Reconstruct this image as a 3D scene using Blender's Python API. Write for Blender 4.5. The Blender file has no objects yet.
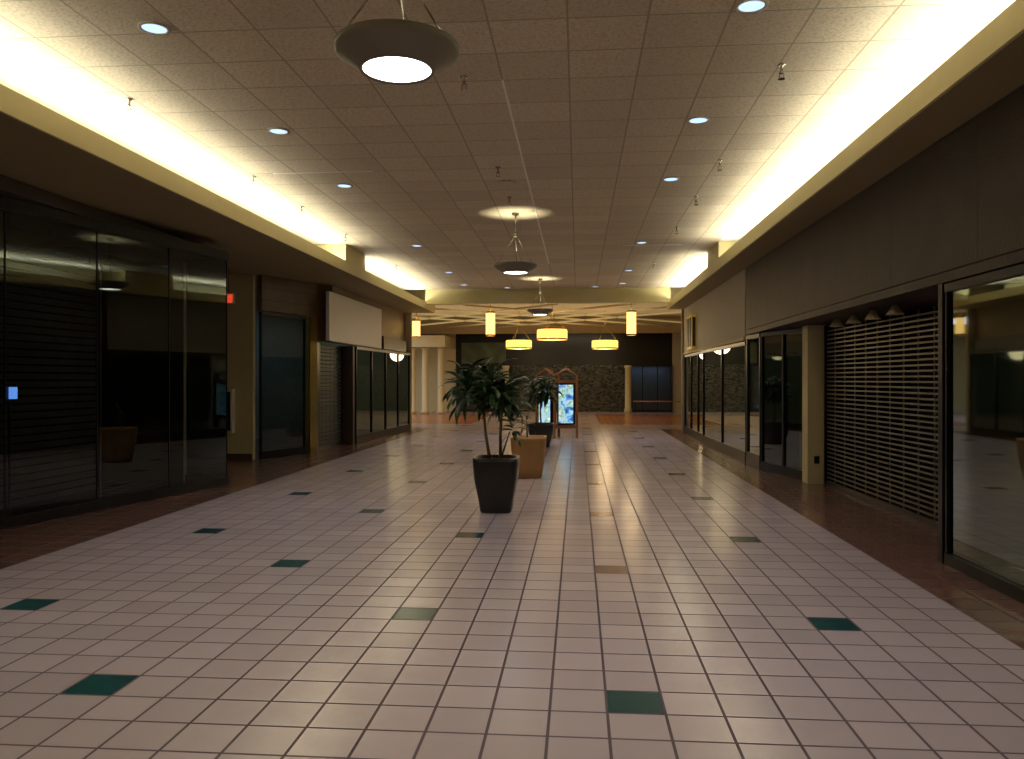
import bpy, math, random
from mathutils import Vector, Matrix
random.seed(7)
scene = bpy.context.scene
try:
    scene.view_settings.view_transform = 'Standard'
    scene.view_settings.look = 'None'
except Exception:
    pass

# ------------------------------------------------------------------ materials
def new_mat(name):
    m = bpy.data.materials.new(name); m.use_nodes = True
    nt = m.node_tree
    b = nt.nodes.get('Principled BSDF')
    return m, nt, b

def mth(nt, op, a, b=None, c=None):
    n = nt.nodes.new('ShaderNodeMath'); n.operation = op
    for i, v in enumerate((a, b, c)):
        if v is None: continue
        if isinstance(v, (int, float)): n.inputs[i].default_value = v
        else: nt.links.new(v, n.inputs[i])
    return n.outputs[0]

def mixc(nt, fac, a, b):
    n = nt.nodes.new('ShaderNodeMix'); n.data_type = 'RGBA'
    for idx, v in ((0, fac), (6, a), (7, b)):
        if isinstance(v, (int, float)): n.inputs[idx].default_value = v
        elif isinstance(v, tuple): n.inputs[idx].default_value = (v[0], v[1], v[2], 1)
        else: nt.links.new(v, n.inputs[idx])
    return n.outputs[2]

def pmat(name, col, rough=0.6, metal=0.0, var=0.15, scale=6.0, bump=0.0, bscale=60.0, spec=0.5):
    m, nt, b = new_mat(name)
    tc = nt.nodes.new('ShaderNodeTexCoord')
    nz = nt.nodes.new('ShaderNodeTexNoise'); nz.inputs['Scale'].default_value = scale
    nz.inputs['Detail'].default_value = 4
    nt.links.new(tc.outputs['Object'], nz.inputs['Vector'])
    lo = tuple(c * (1 - var) for c in col); hi = tuple(min(1, c * (1 + var)) for c in col)
    nt.links.new(mixc(nt, nz.outputs[0], lo, hi), b.inputs['Base Color'])
    b.inputs['Roughness'].default_value = rough
    b.inputs['Metallic'].default_value = metal
    b.inputs['Specular IOR Level'].default_value = spec
    if bump > 0:
        n2 = nt.nodes.new('ShaderNodeTexNoise'); n2.inputs['Scale'].default_value = bscale
        nt.links.new(tc.outputs['Object'], n2.inputs['Vector'])
        bp = nt.nodes.new('ShaderNodeBump'); bp.inputs['Strength'].default_value = bump
        bp.inputs['Distance'].default_value = 0.02
        nt.links.new(n2.outputs[0], bp.inputs['Height'])
        nt.links.new(bp.outputs[0], b.inputs['Normal'])
    return m

def emat(name, col, strength, base=None):
    m, nt, b = new_mat(name)
    base = base or col
    b.inputs['Base Color'].default_value = (*base, 1)
    b.inputs['Emission Color'].default_value = (*col, 1)
    b.inputs['Emission Strength'].default_value = strength
    try: m.cycles.emission_sampling = 'NONE'
    except Exception: pass
    return m

def glass_mat(name, tint=(0.5, 0.52, 0.5), gain=1.2, bias=0.02, rough=0.02, gcol=(0.85, 0.95, 0.9)):
    m = bpy.data.materials.new(name); m.use_nodes = True
    nt = m.node_tree; nt.nodes.clear()
    out = nt.nodes.new('ShaderNodeOutputMaterial')
    tr = nt.nodes.new('ShaderNodeBsdfTransparent'); tr.inputs[0].default_value = (*tint, 1)
    gl = nt.nodes.new('ShaderNodeBsdfGlossy'); gl.inputs['Roughness'].default_value = rough
    gl.inputs[0].default_value = (*gcol, 1)
    fr = nt.nodes.new('ShaderNodeFresnel'); fr.inputs[0].default_value = 1.45
    f = mth(nt, 'MULTIPLY_ADD', fr.outputs[0], gain, bias)
    f = mth(nt, 'MINIMUM', f, 0.9)
    mx = nt.nodes.new('ShaderNodeMixShader')
    nt.links.new(f, mx.inputs[0]); nt.links.new(tr.outputs[0], mx.inputs[1]); nt.links.new(gl.outputs[0], mx.inputs[2])
    nt.links.new(mx.outputs[0], out.inputs[0])
    return m

def floor_mat():
    m, nt, b = new_mat('ceramic_floor_tiles')
    S = 0.286; X0 = 0.145; Y0 = 3.987
    tc = nt.nodes.new('ShaderNodeTexCoord')
    sp = nt.nodes.new('ShaderNodeSeparateXYZ'); nt.links.new(tc.outputs['Object'], sp.inputs[0])
    x, y = sp.outputs[0], sp.outputs[1]
    tx = mth(nt, 'DIVIDE', mth(nt, 'SUBTRACT', x, X0), S)
    ty = mth(nt, 'DIVIDE', mth(nt, 'SUBTRACT', y, Y0), S)
    i = mth(nt, 'FLOOR', tx); j = mth(nt, 'FLOOR', ty)
    fx = mth(nt, 'SUBTRACT', tx, i); fy = mth(nt, 'SUBTRACT', ty, j)
    ex = mth(nt, 'MINIMUM', fx, mth(nt, 'SUBTRACT', 1.0, fx))
    ey = mth(nt, 'MINIMUM', fy, mth(nt, 'SUBTRACT', 1.0, fy))
    e = mth(nt, 'MINIMUM', ex, ey)
    grout = mth(nt, 'LESS_THAN', e, 0.026)
    m5 = mth(nt, 'COMPARE', mth(nt, 'FLOORED_MODULO', i, 5.0), 0.0, 0.1)
    m10 = mth(nt, 'COMPARE', mth(nt, 'FLOORED_MODULO', mth(nt, 'ADD', i, j), 10.0), 0.0, 0.1)
    acc = mth(nt, 'MULTIPLY', m5, m10)
    cen = mth(nt, 'MULTIPLY', mth(nt, 'COMPARE', i, 0.0, 0.1), mth(nt, 'GREATER_THAN', j, 5.0))
    wn = nt.nodes.new('ShaderNodeTexWhiteNoise'); wn.noise_dimensions = '2D'
    cb = nt.nodes.new('ShaderNodeCombineXYZ'); nt.links.new(i, cb.inputs[0]); nt.links.new(j, cb.inputs[1])
    nt.links.new(cb.outputs[0], wn.inputs['Vector'])
    base = mixc(nt, wn.outputs[0], (0.50, 0.425, 0.42), (0.58, 0.495, 0.49))
    nz = nt.nodes.new('ShaderNodeTexNoise'); nz.inputs['Scale'].default_value = 0.5; nz.inputs['Detail'].default_value = 2
    nt.links.new(tc.outputs['Object'], nz.inputs['Vector'])
    base = mixc(nt, mth(nt, 'MULTIPLY', nz.outputs[0], 0.3), base, (0.44, 0.38, 0.42))
    accc = mixc(nt, cen, (0.005, 0.075, 0.08), (0.22, 0.13, 0.11))
    fld = mixc(nt, acc, base, accc)
    border = mth(nt, 'MAXIMUM', mth(nt, 'LESS_THAN', x, -5.003), mth(nt, 'GREATER_THAN', x, 2.719))
    border = mth(nt, 'MULTIPLY', border, mth(nt, 'LESS_THAN', y, 26.8))
    side = mth(nt, 'MAXIMUM', mth(nt, 'LESS_THAN', x, -4.0), mth(nt, 'GREATER_THAN', x, 0.8))
    crt = mth(nt, 'MULTIPLY', side, mth(nt, 'MULTIPLY', mth(nt, 'GREATER_THAN', y, 29.5), mth(nt, 'LESS_THAN', y, 38.0)))
    crt = mth(nt, 'MULTIPLY', crt, mth(nt, 'MULTIPLY', mth(nt, 'GREATER_THAN', x, -8.0), mth(nt, 'LESS_THAN', x, 6.5)))
    red = mixc(nt, wn.outputs[0], (0.135, 0.068, 0.048), (0.19, 0.095, 0.068))
    c = mixc(nt, border, fld, red)
    c = mixc(nt, crt, c, (0.42, 0.17, 0.07))
    gc = mixc(nt, border, (0.10, 0.07, 0.075), (0.09, 0.04, 0.035))
    c = mixc(nt, grout, c, gc)
    nt.links.new(c, b.inputs['Base Color'])
    n3 = nt.nodes.new('ShaderNodeTexNoise'); n3.inputs['Scale'].default_value = 1.2; n3.inputs['Detail'].default_value = 3
    nt.links.new(tc.outputs['Object'], n3.inputs['Vector'])
    r = mth(nt, 'MULTIPLY_ADD', n3.outputs[0], 0.10, 0.17)
    r = mth(nt, 'MAXIMUM', r, mth(nt, 'MULTIPLY', grout, 0.8))
    nt.links.new(r, b.inputs['Roughness'])
    n4 = nt.nodes.new('ShaderNodeTexNoise'); n4.inputs['Scale'].default_value = 7; n4.inputs['Detail'].default_value = 2
    nt.links.new(tc.outputs['Object'], n4.inputs['Vector'])
    h = mth(nt, 'ADD', mth(nt, 'SUBTRACT', 1.0, grout), mth(nt, 'MULTIPLY', n4.outputs[0], 0.5))
    h = mth(nt, 'ADD', h, mth(nt, 'MULTIPLY', wn.outputs[0], 0.15))
    bp = nt.nodes.new('ShaderNodeBump'); bp.inputs['Strength'].default_value = 0.35; bp.inputs['Distance'].default_value = 0.004
    nt.links.new(h, bp.inputs['Height']); nt.links.new(bp.outputs[0], b.inputs['Normal'])
    b.inputs['Specular IOR Level'].default_value = 0.7
    return m

def ceil_mat():
    m, nt, b = new_mat('acoustic_ceiling_tiles')
    S = 0.61
    tc = nt.nodes.new('ShaderNodeTexCoord')
    sp = nt.nodes.new('ShaderNodeSeparateXYZ'); nt.links.new(tc.outputs['Object'], sp.inputs[0])
    tx = mth(nt, 'DIVIDE', mth(nt, 'ADD', sp.outputs[0], 0.69), S)
    ty = mth(nt, 'DIVIDE', sp.outputs[1], S)
    i = mth(nt, 'FLOOR', tx); j = mth(nt, 'FLOOR', ty)
    fx = mth(nt, 'SUBTRACT', tx, i); fy = mth(nt, 'SUBTRACT', ty, j)
    e = mth(nt, 'MINIMUM', mth(nt, 'MINIMUM', fx, mth(nt, 'SUBTRACT', 1.0, fx)), mth(nt, 'MINIMUM', fy, mth(nt, 'SUBTRACT', 1.0, fy)))
    g = mth(nt, 'LESS_THAN', e, 0.014)
    wn = nt.nodes.new('ShaderNodeTexWhiteNoise'); wn.noise_dimensions = '2D'
    cb = nt.nodes.new('ShaderNodeCombineXYZ'); nt.links.new(i, cb.inputs[0]); nt.links.new(j, cb.inputs[1])
    nt.links.new(cb.outputs[0], wn.inputs['Vector'])
    base = mixc(nt, wn.outputs[0], (0.70, 0.60, 0.42), (0.80, 0.69, 0.49))
    nz = nt.nodes.new('ShaderNodeTexNoise'); nz.inputs['Scale'].default_value = 38; nz.inputs['Detail'].default_value = 3
    nt.links.new(tc.outputs['Object'], nz.inputs['Vector'])
    sp2 = nt.nodes.new('ShaderNodeMapRange'); sp2.inputs[1].default_value = 0.45; sp2.inputs[2].default_value = 0.7
    nt.links.new(nz.outputs[0], sp2.inputs[0])
    base = mixc(nt, mth(nt, 'MULTIPLY', sp2.outputs[0], 0.5), base, (0.40, 0.32, 0.20))
    c = mixc(nt, g, base, (0.46, 0.38, 0.25))
    nt.links.new(c, b.inputs['Base Color'])
    b.inputs['Roughness'].default_value = 0.85
    b.inputs['Specular IOR Level'].default_value = 0.2
    bp = nt.nodes.new('ShaderNodeBump'); bp.inputs['Strength'].default_value = 0.4; bp.inputs['Distance'].default_value = 0.01
    nt.links.new(mth(nt, 'SUBTRACT', nz.outputs[0], mth(nt, 'MULTIPLY', g, 0.8)), bp.inputs['Height'])
    nt.links.new(bp.outputs[0], b.inputs['Normal'])
    return m

def screen_mat():
    m, nt, b = new_mat('lit_directory_poster')
    tc = nt.nodes.new('ShaderNodeTexCoord')
    nz = nt.nodes.new('ShaderNodeTexNoise'); nz.inputs['Scale'].default_value = 5; nz.inputs['Detail'].default_value = 5
    nt.links.new(tc.outputs['Object'], nz.inputs['Vector'])
    cr = nt.nodes.new('ShaderNodeValToRGB')
    el = cr.color_ramp.elements
    el[0].position = 0.35; el[0].color = (0.02, 0.10, 0.30, 1)
    el[1].position = 0.68; el[1].color = (0.8, 0.95, 1.0, 1)
    for p, c in ((0.43, (0.12, 0.35, 0.7, 1)), (0.50, (0.5, 0.75, 0.95, 1)), (0.58, (0.15, 0.35, 0.15, 1))):
        k = el.new(p); k.color = c
    nt.links.new(nz.outputs[0], cr.inputs[0])
    nt.links.new(cr.outputs[0], b.inputs['Base Color'])
    nt.links.new(cr.outputs[0], b.inputs['Emission Color'])
    b.inputs['Emission Strength'].default_value = 0.9
    return m

def glitter_mat():
    m, nt, b = new_mat('glazed_dark_brick')
    tc = nt.nodes.new('ShaderNodeTexCoord')
    mp = nt.nodes.new('ShaderNodeMapping'); mp.inputs['Rotation'].default_value = (math.radians(90), 0, 0)
    nt.links.new(tc.outputs['Object'], mp.inputs[0])
    br = nt.nodes.new('ShaderNodeTexBrick'); br.inputs['Scale'].default_value = 3.5
    br.inputs['Color1'].default_value = (0.006, 0.008, 0.008, 1); br.inputs['Color2'].default_value = (0.10, 0.095, 0.06, 1)
    br.inputs['Mortar'].default_value = (0.005, 0.005, 0.005, 1)
    nt.links.new(mp.outputs[0], br.inputs['Vector'])
    nt.links.new(br.outputs[0], b.inputs['Base Color'])
    b.inputs['Roughness'].default_value = 0.10
    nz = nt.nodes.new('ShaderNodeTexNoise'); nz.inputs['Scale'].default_value = 9
    nt.links.new(tc.outputs['Object'], nz.inputs['Vector'])
    bp = nt.nodes.new('ShaderNodeBump'); bp.inputs['Strength'].default_value = 1; bp.inputs['Distance'].default_value = 0.08
    nt.links.new(nz.outputs[0], bp.inputs['Height']); nt.links.new(bp.outputs[0], b.inputs['Normal'])
    return m

M = {}
M['floor'] = floor_mat(); M['ceil'] = ceil_mat(); M['screen'] = screen_mat(); M['brick'] = glitter_mat()
M['plaster'] = pmat('cove_plaster', (0.86, 0.86, 0.79), 0.8, var=0.03)
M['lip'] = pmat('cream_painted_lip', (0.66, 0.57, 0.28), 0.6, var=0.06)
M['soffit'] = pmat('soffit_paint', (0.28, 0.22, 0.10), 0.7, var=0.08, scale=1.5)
M['cream'] = pmat('cream_wall_paint', (0.62, 0.53, 0.29), 0.7, var=0.08)
M['pale'] = pmat('pale_wall_paint', (0.46, 0.41, 0.30), 0.7, var=0.08)
M['white'] = pmat('white_sign_panel', (0.78, 0.75, 0.65), 0.5, var=0.05)
M['brown'] = pmat('dark_brown_panel', (0.048, 0.036, 0.026), 0.5, var=0.5, scale=2.5, bump=0.3, bscale=40)
M['wood'] = pmat('walnut_header', (0.14, 0.085, 0.04), 0.4, var=0.35, scale=3)
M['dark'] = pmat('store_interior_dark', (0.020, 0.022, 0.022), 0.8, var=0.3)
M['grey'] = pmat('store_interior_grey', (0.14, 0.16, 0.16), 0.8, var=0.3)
M['black'] = pmat('black_window_frame', (0.010, 0.010, 0.010), 0.35, metal=0.3, var=0.2)
M['shut'] = pmat('shutter_slat_metal', (0.22, 0.20, 0.14), 0.4, metal=0.5, var=0.3)
M['shutd'] = pmat('dark_shutter_metal', (0.07, 0.068, 0.055), 0.5, metal=0.2, var=0.2)
M['brass'] = pmat('brass_frame', (0.50, 0.37, 0.10), 0.25, metal=0.8, var=0.1)
M['glass'] = glass_mat('storefront_glass', (0.50, 0.54, 0.51), 1.4, 0.02, 0.015)
M['glassd'] = glass_mat('tinted_glass', (0.3, 0.32, 0.3), 0.28, 0.0, 0.03)
M['metal'] = pmat('pendant_metal', (0.22, 0.19, 0.14), 0.45, metal=0.2, var=0.1)
M['chrome'] = pmat('chrome', (0.5, 0.47, 0.38), 0.25, metal=0.9, var=0.05)
M['tbar'] = pmat('t_bar_white', (0.95, 0.92, 0.8), 0.4, var=0.02)
M['lens'] = emat('pendant_lens', (1.0, 0.98, 0.88), 7)
M['down'] = emat('downlight_lens', (0.45, 0.65, 1.0), 1.5)
M['amber'] = emat('amber_shade', (1.0, 0.52, 0.11), 2.0)
M['amberw'] = emat('amber_shade_core', (1.0, 0.60, 0.17), 2.4)
M['exit'] = emat('exit_sign_red', (1.0, 0.08, 0.03), 0.7)
M['potd'] = pmat('black_glazed_pot', (0.015, 0.012, 0.008), 0.3, var=0.3)
M['pott'] = pmat('tan_clay_pot', (0.36, 0.19, 0.06), 0.5, var=0.15)
M['soil'] = pmat('potting_soil', (0.05, 0.03, 0.02), 0.95, var=0.4, scale=30, bump=0.8)
M['leaf'] = pmat('plant_leaf', (0.028, 0.07, 0.020), 0.4, var=0.5, scale=12)
M['stalk'] = pmat('plant_stalk', (0.12, 0.09, 0.045), 0.7, var=0.3, scale=20)
M['kwood'] = pmat('kiosk_wood', (0.26, 0.10, 0.035), 0.4, var=0.25, scale=8)
M['mural'] = pmat('mural_panel', (0.08, 0.11, 0.05), 0.5, var=0.97, scale=1.8)
M['red'] = pmat('red_enamel', (0.35, 0.03, 0.02), 0.4)
M['rail'] = pmat('oak_handrail', (0.45, 0.20, 0.05), 0.4)
M['tube'] = emat('fluorescent_tube', (1.0, 0.96, 0.84), 6)
M['blue'] = emat('blue_window_light', (0.15, 0.35, 1.0), 1.6)
M['gold'] = emat('gold_sign_face', (1.0, 0.6, 0.1), 0.12, (0.6, 0.42, 0.08))
M['base'] = pmat('dark_base_trim', (0.05, 0.035, 0.025), 0.5)
M['courtc'] = pmat('court_ceiling_paint', (0.40, 0.30, 0.15), 0.7)

# ------------------------------------------------------------------ mesh builder
class MB:
    def __init__(s): s.v = []; s.f = []; s.mi = []; s.sm = []; s.mats = []
    def m(s, k):
        if k not in s.mats: s.mats.append(k)
        return s.mats.index(k)
    def face(s, idx, k, smooth=False):
        s.f.append(idx); s.mi.append(s.m(k)); s.sm.append(smooth)
    def box(s, x0, x1, y0, y1, z0, z1, k):
        b = len(s.v)
        s.v += [(x0,y0,z0),(x1,y0,z0),(x1,y1,z0),(x0,y1,z0),(x0,y0,z1),(x1,y0,z1),(x1,y1,z1),(x0,y1,z1)]
        for q in ((0,3,2,1),(4,5,6,7),(0,1,5,4),(1,2,6,5),(2,3,7,6),(3,0,4,7)):
            s.face([b+t for t in q], k)
        return s
    def seg(s, p, q, z0, z1, t, k, off=0.0):
        d = (Vector(q) - Vector(p)).normalized(); n = Vector((-d.y, d.x))
        P = Vector(p) + n*off; Q = Vector(q) + n*off; h = n*t/2
        c = [P-h, Q-h, Q+h, P+h]
        b = len(s.v)
        s.v += [(a.x, a.y, z0) for a in c] + [(a.x, a.y, z1) for a in c]
        for w in ((0,3,2,1),(4,5,6,7),(0,1,5,4),(1,2,6,5),(2,3,7,6),(3,0,4,7)):
            s.face([b+t2 for t2 in w], k)
        return s
    def pane(s, p, q, z0, z1, k):
        b = len(s.v); s.v += [(p[0],p[1],z0),(q[0],q[1],z0),(q[0],q[1],z1),(p[0],p[1],z1)]
        s.face([b,b+1,b+2,b+3], k); return s
    def lathe(s, c, prof, k, n=32, sq=None, smooth=True, cap=False):
        b = len(s.v)
        for (r, z) in prof:
            for a in range(n):
                t = 2*math.pi*a/n
                cx, sy = math.cos(t), math.sin(t)
                if sq:
                    cx = math.copysign(abs(cx)**(2/sq), cx); sy = math.copysign(abs(sy)**(2/sq), sy)
                s.v.append((c[0]+r*cx, c[1]+r*sy, c[2]+z))
        for i in range(len(prof)-1):
            for a in range(n):
                a2 = (a+1) % n
                s.face([b+i*n+a, b+i*n+a2, b+(i+1)*n+a2, b+(i+1)*n+a], k, smooth)
        if cap:
            s.face([b+a for a in range(n)][::-1], k); e = b+(len(prof)-1)*n
            s.face([e+a for a in range(n)], k)
        return s
    def disc(s, c, r, k, n=32, sq=None, up=False):
        b = len(s.v)
        for a in range(n):
            t = 2*math.pi*a/n; cx, sy = math.cos(t), math.sin(t)
            if sq:
                cx = math.copysign(abs(cx)**(2/sq), cx); sy = math.copysign(abs(sy)**(2/sq), sy)
            s.v.append((c[0]+r*cx, c[1]+r*sy, c[2]))
        ids = [b+a for a in range(n)]
        s.face(ids if up else ids[::-1], k); return s
    def tube(s, pts, rad, k, n=8):
        b = len(s.v); m = len(pts)
        if isinstance(rad, (int, float)): rad = [rad]*m
        for i, p in enumerate(pts):
            p = Vector(p)
            d = (Vector(pts[min(i+1, m-1)]) - Vector(pts[max(i-1, 0)])).normalized()
            a = d.orthogonal().normalized(); c = d.cross(a)
            for t in range(n):
                u = 2*math.pi*t/n
                w = p + (a*math.cos(u) + c*math.sin(u))*rad[i]
                s.v.append(tuple(w))
        for i in range(m-1):
            for t in range(n):
                t2 = (t+1) % n
                s.face([b+i*n+t, b+i*n+t2, b+(i+1)*n+t2, b+(i+1)*n+t], k, True)
        s.face([b+t for t in range(n)][::-1], k); s.face([b+(m-1)*n+t for t in range(n)], k)
        return s
    def leaf(s, o, az, el, L, W, droop, k):
        o = Vector(o); n = 8; b = len(s.v)
        p = o.copy(); e = el
        h = Vector((math.cos(az), math.sin(az), 0)); side = Vector((-h.y, h.x, 0))
        tw = random.uniform(-0.5, 0.5)
        for i in range(n):
            t = i/(n-1)
            w = W*math.sin(math.pi*min(1, (t*0.92+0.06)))**0.8 * (1 if i < n-1 else 0.05)
            d = h*math.cos(e) + Vector((0,0,1))*math.sin(e)
            nn = side.cross(d).normalized()
            sd = (side*math.cos(tw) + nn*math.sin(tw)).normalized()
            s.v += [tuple(p - sd*w/2 + nn*w*0.18), tuple(p), tuple(p + sd*w/2 + nn*w*0.18)]
            p = p + d*(L/(n-1)); e -= droop/(n-1)
        for i in range(n-1):
            a = b+i*3
            s.face([a, a+1, a+4, a+3], k, True); s.face([a+1, a+2, a+5, a+4], k, True)
    def build(s, name, parent=None):
        me = bpy.data.meshes.new(name)
        me.from_pydata(s.v, [], s.f); me.update()
        for k in s.mats: me.materials.append(M[k])
        me.polygons.foreach_set('material_index', s.mi)
        me.polygons.foreach_set('use_smooth', s.sm)
        me.update()
        ob = bpy.data.objects.new(name, me); scene.collection.objects.link(ob)
        if parent: ob.parent = parent
        return ob

def lerp(p, q, t): return (p[0]+(q[0]-p[0])*t, p[1]+(q[1]-p[1])*t)

def storefront(name, pts, z0, z1, frame='black', glass='glass', n=3, ft=0.05, basez=0.12, ns=None, toph=0.07, md=0.06):
    mb = MB()
    for i in range(len(pts)-1):
        p, q = pts[i], pts[i+1]
        k = ns[i] if ns else n
        mb.seg(p, q, z0, z0+basez, 0.08, frame)
        mb.seg(p, q, z1-toph, z1, 0.08, frame)
        L = (Vector(q)-Vector(p)).length
        for j in range(k+1):
            t = j/k; h = ft/2/L
            a = lerp(p, q, max(0, t-h)); c = lerp(p, q, min(1, t+h))
            mb.seg(a, c, z0+basez, z1-toph, md, frame)
        mb.pane(p, q, z0+basez, z1-toph, glass)
    return mb.build(name)

def shutter(name, p, q, z0, z1, k='shut', pitch=0.075, slat=0.05, guide='black', vs=0.30):
    mb = MB()
    z = z0+0.05
    d = (Vector(q)-Vector(p)); L = d.length
    while z < z1-0.05:
        mb.seg(p, q, z, z+slat, 0.012, k)
        mb.seg(p, q, z+slat, z+slat+0.006, 0.025, k)
        z += pitch
    m = int(L/vs)
    for j in range(m+1):
        t = j/m; a = lerp(p, q, max(0, t-0.005/L)); c = lerp(p, q, min(1, t+0.005/L))
        mb.seg(a, c, z0+0.02, z1-0.02, 0.018, k)
    mb.seg(p, q, z0, z0+0.07, 0.05, guide)
    for t in (0.0, 1.0):
        a = lerp(p, q, max(0, t-0.05/L)); c = lerp(p, q, min(1, t+0.05/L))
        mb.seg(a, c, z0, z1-0.01, 0.08, guide)
    return mb.build(name)

# ------------------------------------------------------------------ shell
SZ = 3.83; SW = 3.825
CZ = 4.40
MB().box(-14, 10, -7, 42.2, -0.1, 0.0, 'floor').build('floor')
c = MB()
c.box(-4.80, 2.80, -6, 24.2, CZ, CZ+0.1, 'ceil')
c.box(-6.0, -4.80, -6, 24.2, CZ, CZ+0.1, 'plaster')
c.box(2.80, 4.2, -6, 24.2, CZ, CZ+0.1, 'plaster')
c.build('ceiling')

LX, RX = -4.67, 2.76
l = MB()
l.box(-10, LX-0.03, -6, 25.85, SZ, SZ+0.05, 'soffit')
l.box(LX-0.03, LX, -6, 25.85, SZ, SZ+0.22, 'lip')
l.box(-5.75, -5.65, -6, 24.15, SZ+0.05, CZ-0.005, 'plaster')
l.box(-5.65, LX-0.03, 15.9, 17.4, SZ+0.05, CZ-0.005, 'lip')
l.build('ceiling_soffit_left')
l = MB()
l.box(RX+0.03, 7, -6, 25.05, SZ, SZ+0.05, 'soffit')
l.box(RX, RX+0.03, -6, 25.05, SZ, SZ+0.22, 'lip')
l.box(3.70, 3.80, -6, 24.15, SZ+0.05, CZ-0.005, 'plaster')
l.box(RX+0.03, 3.70, 16.2, 17.6, SZ+0.05, CZ-0.005, 'lip')
l.build('ceiling_soffit_right')
MB().box(LX+0.01, RX-0.01, 24.2, 24.5, 3.96, 4.62, 'lip').build('trim_beam')
MB().box(-14, LX-0.01, 25.9, 26.0, 3.83, 4.62, 'lip').build('trim_beam')
MB().box(RX+0.01, 10, 25.1, 25.2, 3.83, 4.62, 'lip').build('trim_beam')

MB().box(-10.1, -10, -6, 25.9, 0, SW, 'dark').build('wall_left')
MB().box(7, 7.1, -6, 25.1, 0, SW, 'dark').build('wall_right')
MB().box(-10, 7, -6.1, -6, 0, CZ, 'brown').build('wall_back')
MB().box(-14.1, -14, 26, 41, 0, 4.6, 'cream').build('wall_court_left')
MB().box(10, 10.1, 25.2, 41, 0, 4.6, 'pale').build('wall_court_right')
MB().box(-14, -5.45, 25.92, 26.0, 0, SW, 'cream').build('wall_court_near_left')
MB().box(3.2, 10, 25.12, 25.2, 0, SW, 'pale').build('wall_court_near_right')

# ------------------------------------------------------------------ court ceiling
cc = MB(); cc.box(-14, 10, 24.2, 41.2, 4.62, 4.72, 'courtc'); cc.build('ceiling_court')
lat = MB()
for k in range(-9, 10):
    x = -1.0 + k*2.6
    for sgn in (1, -1):
        p = (x - sgn*5.5, 27.2); q = (x + sgn*5.5, 39.0)
        if min(p[0], q[0]) < -13.6 or max(p[0], q[0]) > 9.6: continue
        lat.seg(p, q, 4.18, 4.24, 0.07, 'cream')
lat.box(-13.9, 9.9, 39.0, 39.3, 3.9, 4.6, 'courtc')
lat.build('trim_ceiling_lattice')

w = MB()
w.box(-14, -6.3, 41, 41.2, 0, 4.6, 'cream')
w.box(-6.3, 4.75, 41, 41.2, 2.4, 4.6, 'black')
w.box(-3.35, 2.4, 41, 41.2, 0, 2.4, 'brick')
w.box(4.75, 10, 41, 41.2, 0, 4.6, 'pale')
w.box(-6.0, -3.7, 40.97, 41.0, 2.5, 3.55, 'mural')
w.build('wall_far')
storefront('entrance_window', [(-6.25, 40.9), (-3.4, 40.9)], 0, 2.4, n=4)
storefront('entrance_window', [(2.5, 40.9), (4.75, 40.9)], 0, 2.4, n=3)
MB().box(-6.3, -3.35, 42.0, 42.1, 0, 2.4, 'grey').box(2.4, 4.75, 42.0, 42.1, 0, 2.4, 'grey').build('wall_vestibule')
for (x, y, zt) in ((-3.65, 40.4, 2.35), (2.5, 40.4, 2.35), (-7.95, 38.0, 3.195), (-7.35, 38.1, 3.195), (-6.6, 38.2, 3.195)):
    b = MB(); b.lathe((x, y, 0), [(0.2, 0), (0.2, 0.15), (0.16, 0.18), (0.15, zt-0.15), (0.19, zt-0.1), (0.19, zt)], 'cream', 20, cap=True)
    b.build('court_column')
MB().box(-9.5, -6.3, 37.6, 40.9, 3.2, 3.75, 'cream').build('trim_bulkhead')
r = MB()
for x in (2.8, 5.3): r.tube([(x, 39.5, 0), (x, 39.5, 0.58)], 0.02, 'black')
r.tube([(2.7, 39.5, 0.58), (5.4, 39.5, 0.58)], 0.03, 'rail')
r.build('handrail')

# ------------------------------------------------------------------ LEFT SIDE
MB().box(-7.2, -6.1, -5.9, 12.35, 3.67, SW, 'brown').build('wall_header_left')
storefront('shop_window', [(-6.75, -5.9), (-6.6, 7.1), (-5.5, 12.16), (-6.3, 12.45)], 0, 3.57, ns=[6, 4, 1], ft=0.012, basez=0.12, md=0.02, toph=0.05)
can = MB()
can.v += [(-6.8,-5.9,3.57),(-6.55,7.1,3.57),(-5.46,12.16,3.57),(-6.3,12.49,3.57),(-7.2,12.49,3.57),(-7.2,-5.9,3.57)]
can.v += [(a,b,3.66) for a,b,_ in can.v[:6]]
can.face([5,4,3,2,1,0], 'black'); can.face([6,7,8,9,10,11], 'black')
for i in range(6):
    j=(i+1)%6; can.face([i,j,j+6,i+6], 'black')
can.build('trim_canopy')
shutter('rolling_shutter', (-7.6, -5.5), (-7.0, 11.2), 0, 3.4, 'shutd', 0.10, 0.07)
MB().box(-9.98, -6.38, 12.5, 12.62, 0, SW, 'brown').build('wall_partition_a')
MB().box(-9.98, -6.68, 16.0, 16.12, 0, SW, 'cream').build('wall_alcove')
MB().box(-9.98, -6.69, 15.97, 15.995, 0, 0.12, 'base').build('baseboard_left')
e = MB(); e.box(-6.96, -6.74, 15.2, 15.26, 3.14, 3.34, 'white'); e.box(-6.94, -6.76, 15.19, 15.2, 3.16, 3.32, 'exit')
e.tube([(-6.85, 15.23, 3.34), (-6.85, 15.23, SZ)], 0.012, 'black'); e.build('exit_sign')
e = MB(); e.box(-7.42, -7.06, 15.86, 15.99, 0.55, 1.45, 'white'); e.box(-7.38, -7.10, 15.85, 15.86, 0.6, 1.4, 'black')
e.lathe((-7.24, 15.80, 0.68), [(0.05,0),(0.055,0.03),(0.055,0.4),(0.03,0.5),(0.03,0.56)], 'red', 14, cap=True); e.build('fire_extinguisher_cabinet')
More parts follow.
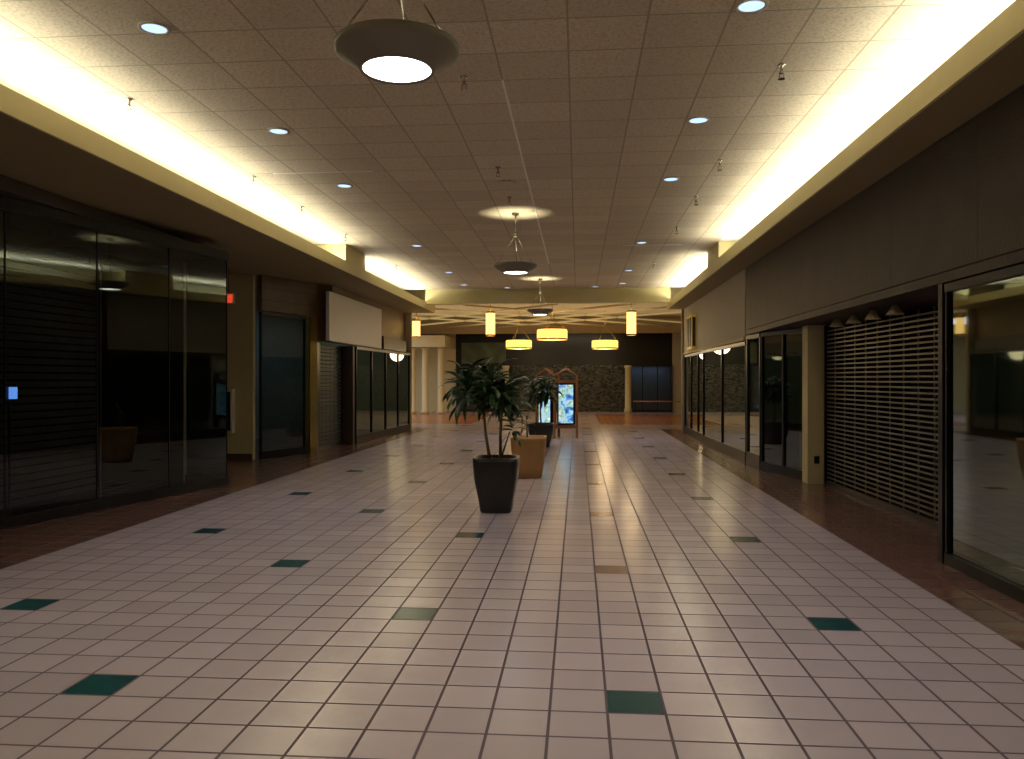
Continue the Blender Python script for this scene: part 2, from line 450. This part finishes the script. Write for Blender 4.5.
A, B = (-6.6, 16.18), (-6.08, 17.42)
storefront('shop_window', [A, B], 0, 3.06, n=1, ft=0.05, basez=0.15)
A, B = (-6.6, 16.15), (-5.95, 17.7)
h = MB(); h.seg(A, B, 3.08, SW, 0.12, 'wood')
for zz in (3.3, 3.55): h.seg(A, B, zz, zz+0.015, 0.14, 'base')
h.build('wall_header_a')
MB().seg((-5.95, 17.76), (-5.72, 18.0), 2.52, SW, 0.1, 'wood').build('wall_header_b')
MB().box(-5.85, -5.66, 18.1, 25.88, 2.52, SW, 'wood').build('wall_header_c')
MB().box(-6.1, -5.70, 19.92, 20.1, 0, 2.5, 'base').build('shop_pillar')
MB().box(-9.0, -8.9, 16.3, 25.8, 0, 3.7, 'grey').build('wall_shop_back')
b = MB(); b.seg((-6.03, 17.50), (-5.94, 17.72), 0, 3.07, 0.12, 'brass'); b.seg((-5.96, 17.74), (-5.96, 17.9), 0, 2.5, 0.1, 'black')
b.build('brass_door_frame')
shutter('rolling_shutter', (-5.98, 18.0), (-5.98, 19.88), 0, 2.5, 'shutd', 0.09, 0.06)
MB().box(-5.655, -5.575, 17.6, 22.4, 2.53, 3.64, 'white').build('blank_shop_sign')
storefront('shop_window', [(-5.70, 20.15), (-5.52, 25.85)], 0, 2.5, n=4, ft=0.06, basez=0.2)
MB().box(-5.655, -5.56, 22.6, 25.85, 2.53, 2.9, 'black').build('trim_fascia')

# ------------------------------------------------------------------ RIGHT SIDE
h = MB()
y = -5.95
while y < 15.8:
    y2 = min(y+1.83, 15.95); h.box(3.27, 3.39, y, y2-0.006, 2.62, SW, 'brown'); y = y2
h.build('wall_header_right')
h = MB(); h.box(3.27, 4.25, -5.95, 15.95, 2.52, 2.61, 'brown'); h.build('trim_header_soffit')
storefront('shop_window', [(3.30, -5.9), (3.30, 7.44)], 0, 2.50, n=4, ft=0.04, basez=0.10, glass='glassd')
b = MB(); b.box(3.26, 4.1, 7.48, 7.56, 0, 2.51, 'black'); b.build('trim_window_return')
shutter('rolling_shutter', (4.0, 7.66), (3.88, 12.9), 0, 2.5, 'shut', 0.065, 0.016, vs=0.4)
b = MB(); b.box(3.62, 3.91, 13.0, 13.3, 0, 2.51, 'cream'); b.box(3.72, 3.80, 12.985, 13.0, 0.32, 0.44, 'black'); b.build('shop_pillar')
storefront('shop_window', [(3.74, 13.38), (3.36, 14.95)], 0, 2.5, n=2, ft=0.05, basez=0.15, glass='glassd')
shutter('rolling_shutter', (4.5, 13.4), (4.3, 15.85), 0, 2.5, 'shut', 0.09, 0.03)
storefront('shop_door', [(3.36, 15.03), (3.30, 15.92)], 0, 2.5, n=1, ft=0.09, basez=0.25)
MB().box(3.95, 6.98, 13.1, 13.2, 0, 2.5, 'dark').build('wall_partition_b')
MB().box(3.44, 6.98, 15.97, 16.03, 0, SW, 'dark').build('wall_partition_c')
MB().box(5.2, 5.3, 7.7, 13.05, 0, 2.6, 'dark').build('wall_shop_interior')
for yy in (9.6, 10.3, 11.0, 11.7):
    b = MB(); b.lathe((3.66, yy, 2.40), [(0.10, 0), (0.06, 0.06), (0.03, 0.115)], 'cream', 16, cap=True); b.build('recessed_spotlight')
h = MB()
h.box(3.27, 3.42, 16.05, 25.08, 2.42, SW, 'pale')
h.box(3.24, 3.27, 16.05, 25.08, 2.42, 2.48, 'cream')
h.build('wall_upper_right')
storefront('shop_window', [(3.32, 16.1), (3.22, 20.9), (3.30, 21.0), (3.30, 25.05)], 0, 2.40, ns=[2, 1, 3], ft=0.06, basez=0.22)
g = MB(); g.box(3.14, 3.265, 22.5, 23.5, 2.5, 3.46, 'gold'); g.box(3.12, 3.14, 22.6, 22.95, 2.58, 3.38, 'base'); g.box(3.12, 3.14, 23.05, 23.4, 2.58, 3.38, 'base'); g.box(3.16, 3.245, 22.49, 22.5, 2.58, 3.38, 'base'); g.build('gold_shop_sign')

# ------------------------------------------------------------------ ceiling fixtures
def spot(name, loc, rx, en, col, ang, soft=0.12, blend=0.8):
    L = bpy.data.lights.new(name, 'SPOT'); L.energy = en; L.color = col; L.spot_size = math.radians(ang)
    L.spot_blend = blend; L.shadow_soft_size = soft
    o = bpy.data.objects.new(name, L); o.location = loc; o.rotation_euler = (rx, 0, 0); scene.collection.objects.link(o)
def pendant(x, y, z, up=14):
    b = MB()
    b.lathe((x, y, z), [(0.195, -0.135), (0.21, -0.14), (0.22, -0.12), (0.335, -0.05), (0.355, -0.03), (0.355, 0.0), (0.34, 0.01), (0.20, -0.07)], 'metal', 48)
    b.disc((x, y, z-0.13), 0.195, 'lens', 40)
    b.disc((x, y, z-0.06), 0.205, 'metal', 40, up=True)
    b.lathe((x, y, CZ-0.03), [(0.06, 0), (0.06, 0.028)], 'metal', 20, cap=True)
    b.tube([(x, y, z+0.50), (x, y, CZ-0.005)], 0.012, 'chrome')
    b.lathe((x, y, z+0.46), [(0.03, 0), (0.035, 0.03), (0.02, 0.06)], 'chrome', 16, cap=True)
    for k in range(3):
        a = math.radians(90+120*k)
        b.tube([(x, y, z+0.49), (x+0.33*math.cos(a), y+0.33*math.sin(a), z+0.0)], 0.006, 'chrome', 6)
    b.build('pendant_lamp')
    spot('pendant_downlight', (x, y, z-0.16), 0, 70, (1.0, 0.88, 0.70), 140)
    spot('pendant_uplight', (x, y, z+0.08), math.pi, up, (1.0, 0.93, 0.68), 84, 0.04, 1.0)
for yy in (-4.3, 4.50, 13.2, 21.8): pendant(-1.03, yy, 3.55, 55)

DL = [(x, yy) for x in (-3.30, 1.27) for yy in (3.5, 6.0, 8.6, 11.1, 16.2, 20.3, 23.0)] + [(-2.1, 23.8), (0.5, 23.8)]
for (x, yy) in DL:
    b = MB()
    b.lathe((x, yy, CZ-0.001), [(0.12, 0), (0.12, -0.012), (0.095, -0.012), (0.093, -0.004)], 'ceil', 28)
    b.disc((x, yy, CZ-0.006), 0.095, 'down', 28)
    b.build('recessed_downlight')
    en = (70 if yy < 9 else 80) if x > 0 else (30 if yy < 5 else (55 if yy < 8 else 75))
    if yy > 23.5: en = 20
    spot('downlight_beam', (x, yy, CZ-0.03), 0, en, (0.70, 0.66, 1.0), 95, 0.08, 1.0)

def sprinkler(x, y):
    b = MB(); Z = CZ-0.001
    b.lathe((x, y, Z), [(0.035, 0), (0.035, -0.01), (0.012, -0.012), (0.012, -0.06), (0.02, -0.065), (0.02, -0.08)], 'chrome', 14, cap=True)
    b.tube([(x-0.018, y, Z-0.07), (x-0.02, y, Z-0.11), (x, y, Z-0.125)], 0.004, 'chrome', 6)
    b.tube([(x+0.018, y, Z-0.07), (x+0.02, y, Z-0.11), (x, y, Z-0.125)], 0.004, 'chrome', 6)
    b.lathe((x, y, Z-0.13), [(0.03, 0), (0.03, 0.006)], 'chrome', 14, cap=True)
    b.build('fire_sprinkler')
for x, ys in ((-4.38, (7.5, 10.5, 12.4, 14.8, 19)), (1.77, (7.15, 10.2, 12.2, 14.6, 19)), (-1.03, (7.2, 10.3, 12.0))):
    for yy in ys: sprinkler(x, yy)
MB().lathe((-0.98, 11.1, CZ-0.001), [(0.13, 0), (0.13, -0.015), (0.11, -0.02)], 'ceil', 28, cap=True).build('ceiling_speaker')
t = MB()
t.box(-0.70, -0.68, 7.3, 19.0, CZ-0.010, CZ-0.001, 'tbar')
t.box(-4.05, -2.7, 10.36, 10.38, CZ-0.008, CZ-0.001, 'tbar'); t.box(0.9, 2.1, 16.5, 16.53, CZ-0.008, CZ-0.001, 'tbar')
t.build('trim_ceiling_t_bar')

def area(name, loc, rot, sx, sy, en, col):
    L = bpy.data.lights.new(name, 'AREA'); L.shape = 'RECTANGLE'; L.size = sx; L.size_y = sy; L.energy = en; L.color = col
    o = bpy.data.objects.new(name, L); o.location = loc; o.rotation_euler = rot; scene.collection.objects.link(o); return o
WC = (1.0, 0.975, 0.84)
for (cx, sg) in ((-4.95, -1), (3.02, 1)):
    for (y0, y1) in ((-5.9, 15.8), (17.7, 24.0)):
        b = MB()
        yy = y0+0.1
        while yy+1.2 < y1:
            b.box(cx-0.05, cx+0.05, yy, yy+1.18, SZ+0.052, SZ+0.085, 'tbar')
            b.tube([(cx, yy+0.01, SZ+0.10), (cx, yy+1.17, SZ+0.10)], 0.013, 'tube', 8)
            yy += 1.22
        b.build('cove_fluorescent_strip')
        area('cove_light', (cx, (y0+y1)/2, SZ+0.14), (0, math.pi - sg*math.radians(42), 0), 0.12, y1-y0, 12.5*(y1-y0), WC)

def cyl_lamp(x, y, z, r, h):
    b = MB(); b.lathe((x, y, z), [(r*0.9, -h/2), (r, -h/2+0.02), (r, h/2-0.02), (r*0.9, h/2)], 'amberw', 28, cap=True)
    b.lathe((x, y, z-h/2-0.02), [(r*0.95, 0), (r*1.03, 0.0), (r*1.03, 0.05), (r*0.95, 0.05)], 'brass', 28)
    b.lathe((x, y, z+h/2-0.02), [(r*0.95, 0), (r*1.03, 0.0), (r*1.03, 0.05), (r*0.95, 0.05)], 'brass', 28)
    b.tube([(x, y, z+h/2), (x, y, 4.615)], 0.015, 'brass'); b.build('cylinder_pendant_lamp')
def drum_lamp(x, y, z, r, h):
    b = MB(); b.lathe((x, y, z), [(r*0.2, -h/2-0.02), (r*0.95, -h/2), (r, -h/2+0.03), (r, h/2-0.03), (r*0.95, h/2)], 'amber', 36)
    b.lathe((x, y, z), [(r*1.01, -h/2+0.0), (r*1.02, -h/2+0.05)], 'brass', 36)
    b.disc((x, y, z+h/2-0.02), r*0.94, 'amberw', 36, up=True)
    b.disc((x, y, z-h/2-0.02), r*0.2, 'amberw', 20)
    for k in range(3):
        a = 2*math.pi*k/3; b.tube([(x+r*0.9*math.cos(a), y+r*0.9*math.sin(a), z+h/2), (x, y, 4.0)], 0.006, 'brass', 6)
    b.tube([(x, y, 4.0), (x, y, 4.615)], 0.012, 'brass'); b.build('drum_pendant_lamp')
cyl_lamp(-2.83, 25.8, 3.45, 0.15, 0.74); cyl_lamp(1.70, 25.8, 3.45, 0.15, 0.74)
cyl_lamp(-5.35, 26.2, 3.33, 0.13, 0.55)
drum_lamp(-0.95, 29.5, 3.30, 0.56, 0.38); drum_lamp(-2.55, 34.5, 3.16, 0.56, 0.36); drum_lamp(1.15, 34.5, 3.14, 0.56, 0.36)
for x, yy, en in ((-0.95, 29.5, 50), (-2.55, 34.5, 50), (1.15, 34.5, 50), (-2.83, 25.8, 22), (1.7, 25.8, 22)):
    L = bpy.data.lights.new('amber_lamp_glow', 'POINT'); L.energy = en; L.color = (1.0, 0.74, 0.42); L.shadow_soft_size = 0.3
    o = bpy.data.objects.new('amber_lamp_glow', L); o.location = (x, yy, 2.75); scene.collection.objects.link(o)
area('court_uplight', (-4, 33, 4.0), (math.pi, 0, 0), 12, 8, 190, (1, 0.90, 0.62))
area('court_uplight', (4, 33, 4.0), (math.pi, 0, 0), 6, 8, 80, (1, 0.90, 0.62))
area('court_entrance_light', (-10.5, 33, 4.1), (0, 0, 0), 4, 8, 300, (0.78, 0.82, 1.0))
area('far_wall_fill', (-0.5, 39.6, 3.85), (math.radians(20), 0, 0), 5, 0.2, 25, (1.0, 0.85, 0.55))  # added fill to bring out the brick wall, no actual fixture
area('vestibule_tint_fill', (3.5, 41.6, 2.35), (0, 0, 0), 2, 0.4, 6, (0.4, 0.55, 1.0))  # added blue fill that tints the entrance doors, not a fitting of the vestibule
area('shop_tint_fill', (-7.8, 17.6, 3.6), (0, 0, 0), 1.0, 1.0, 6, (0.5, 0.75, 1.0))  # added bluish fill so the shop glass reads blue-grey, not a shop lamp
area('shop_tint_fill', (-7.6, 23.0, 3.6), (0, 0, 0), 1.0, 4.0, 10, (0.55, 0.85, 0.95))  # added fill standing in for blue-green reflections in these windows

# ------------------------------------------------------------------ planters
def pot(b, x, y, k, r0, r1, h, sq=5):
    b.lathe((x, y, 0.001), [(r0*0.94, 0), (r0, 0.02), (r0*1.08, h*0.2), (r0+(r1-r0)*0.80, h*0.6), (r1*0.99, h*0.85), (r1, h-0.05), (r1, h), (r1-0.03, h), (r1-0.035, h-0.06)], k, 48, sq=sq)
    b.disc((x, y, 0.002), r0*0.94, k, 48, sq=sq)
    b.disc((x, y, h-0.05), r1-0.03, 'soil', 48, sq=sq, up=True)
def head(b, c, n, L, W, spread=1.0):
    for i in range(n):
        az = i*2.399 + random.uniform(-0.3, 0.3)
        t = i/n
        el = 1.25 - 1.5*t + random.uniform(-0.15, 0.15)
        l = L*(0.75+0.4*random.random())
        b.leaf((c[0], c[1], c[2]+0.10-0.22*t), az, el, l*spread, W*random.uniform(0.8, 1.15), random.uniform(1.3, 2.3), 'leaf')
def crown(b, base, top, nbr, n, L, W, R):
    base, top = Vector(base), Vector(top)
    mid = (base+top)/2 + Vector((random.uniform(-.03,.03), 0, 0))
    b.tube([base, mid, top], [0.022, 0.019, 0.016], 'stalk')
    for k in range(nbr):
        a = k*2.4 + 0.5; tip = top + Vector((R*math.cos(a), R*math.sin(a), random.uniform(0.04, 0.30)))
        b.tube([top, (top+tip)/2 + Vector((0,0,0.03)), tip], [0.012, 0.009, 0.006], 'stalk', 6)
        head(b, tip, n, L, W)
P = MB(); pot(P, -1.02, 10.0, 'potd', 0.20, 0.285, 0.68)
crown(P, (-1.10, 10.0, 0.62), (-1.19, 10.0, 1.30), 7, 18, 0.42, 0.08, 0.24)
head(P, (-1.21, 10.0, 1.62), 20, 0.38, 0.075)
crown(P, (-0.97, 10.0, 0.62), (-0.95, 10.0, 1.32), 3, 14, 0.34, 0.07, 0.12)
P.tube([(-0.97, 9.97, 0.63), (-0.85, 9.95, 1.00)], [0.012, 0.008], 'stalk')
head(P, (-0.81, 9.95, 1.06), 14, 0.24, 0.06)
P.build('potted_corn_plant')
P = MB(); pot(P, -0.83, 13.5, 'pott', 0.22, 0.30, 0.69)
P.tube([(-0.85, 13.5, 0.62), (-0.87, 13.5, 0.95)], [0.014, 0.01], 'stalk')
head(P, (-0.87, 13.5, 0.92), 10, 0.24, 0.05)
P.build('potted_plant')
P = MB(); pot(P, -0.90, 19.6, 'potd', 0.22, 0.32, 0.58)
crown(P, (-0.90, 19.6, 0.5), (-0.92, 19.6, 1.20), 6, 16, 0.40, 0.085, 0.22)
head(P, (-0.90, 19.6, 1.4), 18, 0.40, 0.085)
P.build('potted_corn_plant')

# ------------------------------------------------------------------ directory kiosk
K = MB()
P0, P1, P2 = Vector((-0.66, 22.4)), Vector((-0.03, 22.55)), Vector((-1.18, 22.95)); P3 = P1+P2-P0
for p in (P0, P1, P2, P3): K.box(p.x-0.035, p.x+0.035, p.y-0.035, p.y+0.035, 0, 1.78, 'kwood')
for a, c_ in ((P0, P1), (P0, P2), (P1, P3), (P2, P3)):
    K.seg(a, c_, 1.56, 1.64, 0.05, 'kwood'); K.seg(a, c_, 0.28, 0.36, 0.05, 'kwood')
    m_ = (a+c_)/2
    K.tube([(a.x, a.y, 1.75), (m_.x, m_.y, 1.95), (c_.x, c_.y, 1.75)], 0.025, 'kwood', 6)
    p = a.lerp(c_, 0.14); q = a.lerp(c_, 0.86)
    K.seg(p, q, 0.38, 1.54, 0.07, 'black')
    n_ = Vector((-(q-p).y, (q-p).x)).normalized()
    cen = (P0+P3)/2
    if (m_-cen).dot(n_) < 0: n_ = -n_
    p2 = a.lerp(c_, 0.18); q2 = a.lerp(c_, 0.82)
    K.seg(p2+n_*0.037, q2+n_*0.037, 0.43, 1.50, 0.006, 'screen')
K.build('directory_kiosk')

b = MB(); b.box(-6.68, -6.63, 8.9, 8.98, 1.42, 1.56, 'blue'); b.box(-6.70, -6.68, 8.86, 9.02, 1.38, 1.60, 'black'); b.tube([(-6.7, 8.94, 0), (-6.7, 8.94, 1.4)], 0.015, 'black'); b.build('shop_monitor')

# ------------------------------------------------------------------ world, camera
w = bpy.data.worlds.new('mall_world'); scene.world = w; w.use_nodes = True
w.node_tree.nodes['Background'].inputs[0].default_value = (0.02, 0.02, 0.025, 1)
w.node_tree.nodes['Background'].inputs[1].default_value = 0.3
cam = bpy.data.cameras.new('camera'); cam.lens = 28.125; cam.sensor_width = 36; cam.clip_end = 200
co = bpy.data.objects.new('camera', cam); scene.collection.objects.link(co)
co.location = (0, 0, 1.65); co.rotation_euler = (math.radians(90), 0, math.radians(4.716))
scene.camera = co
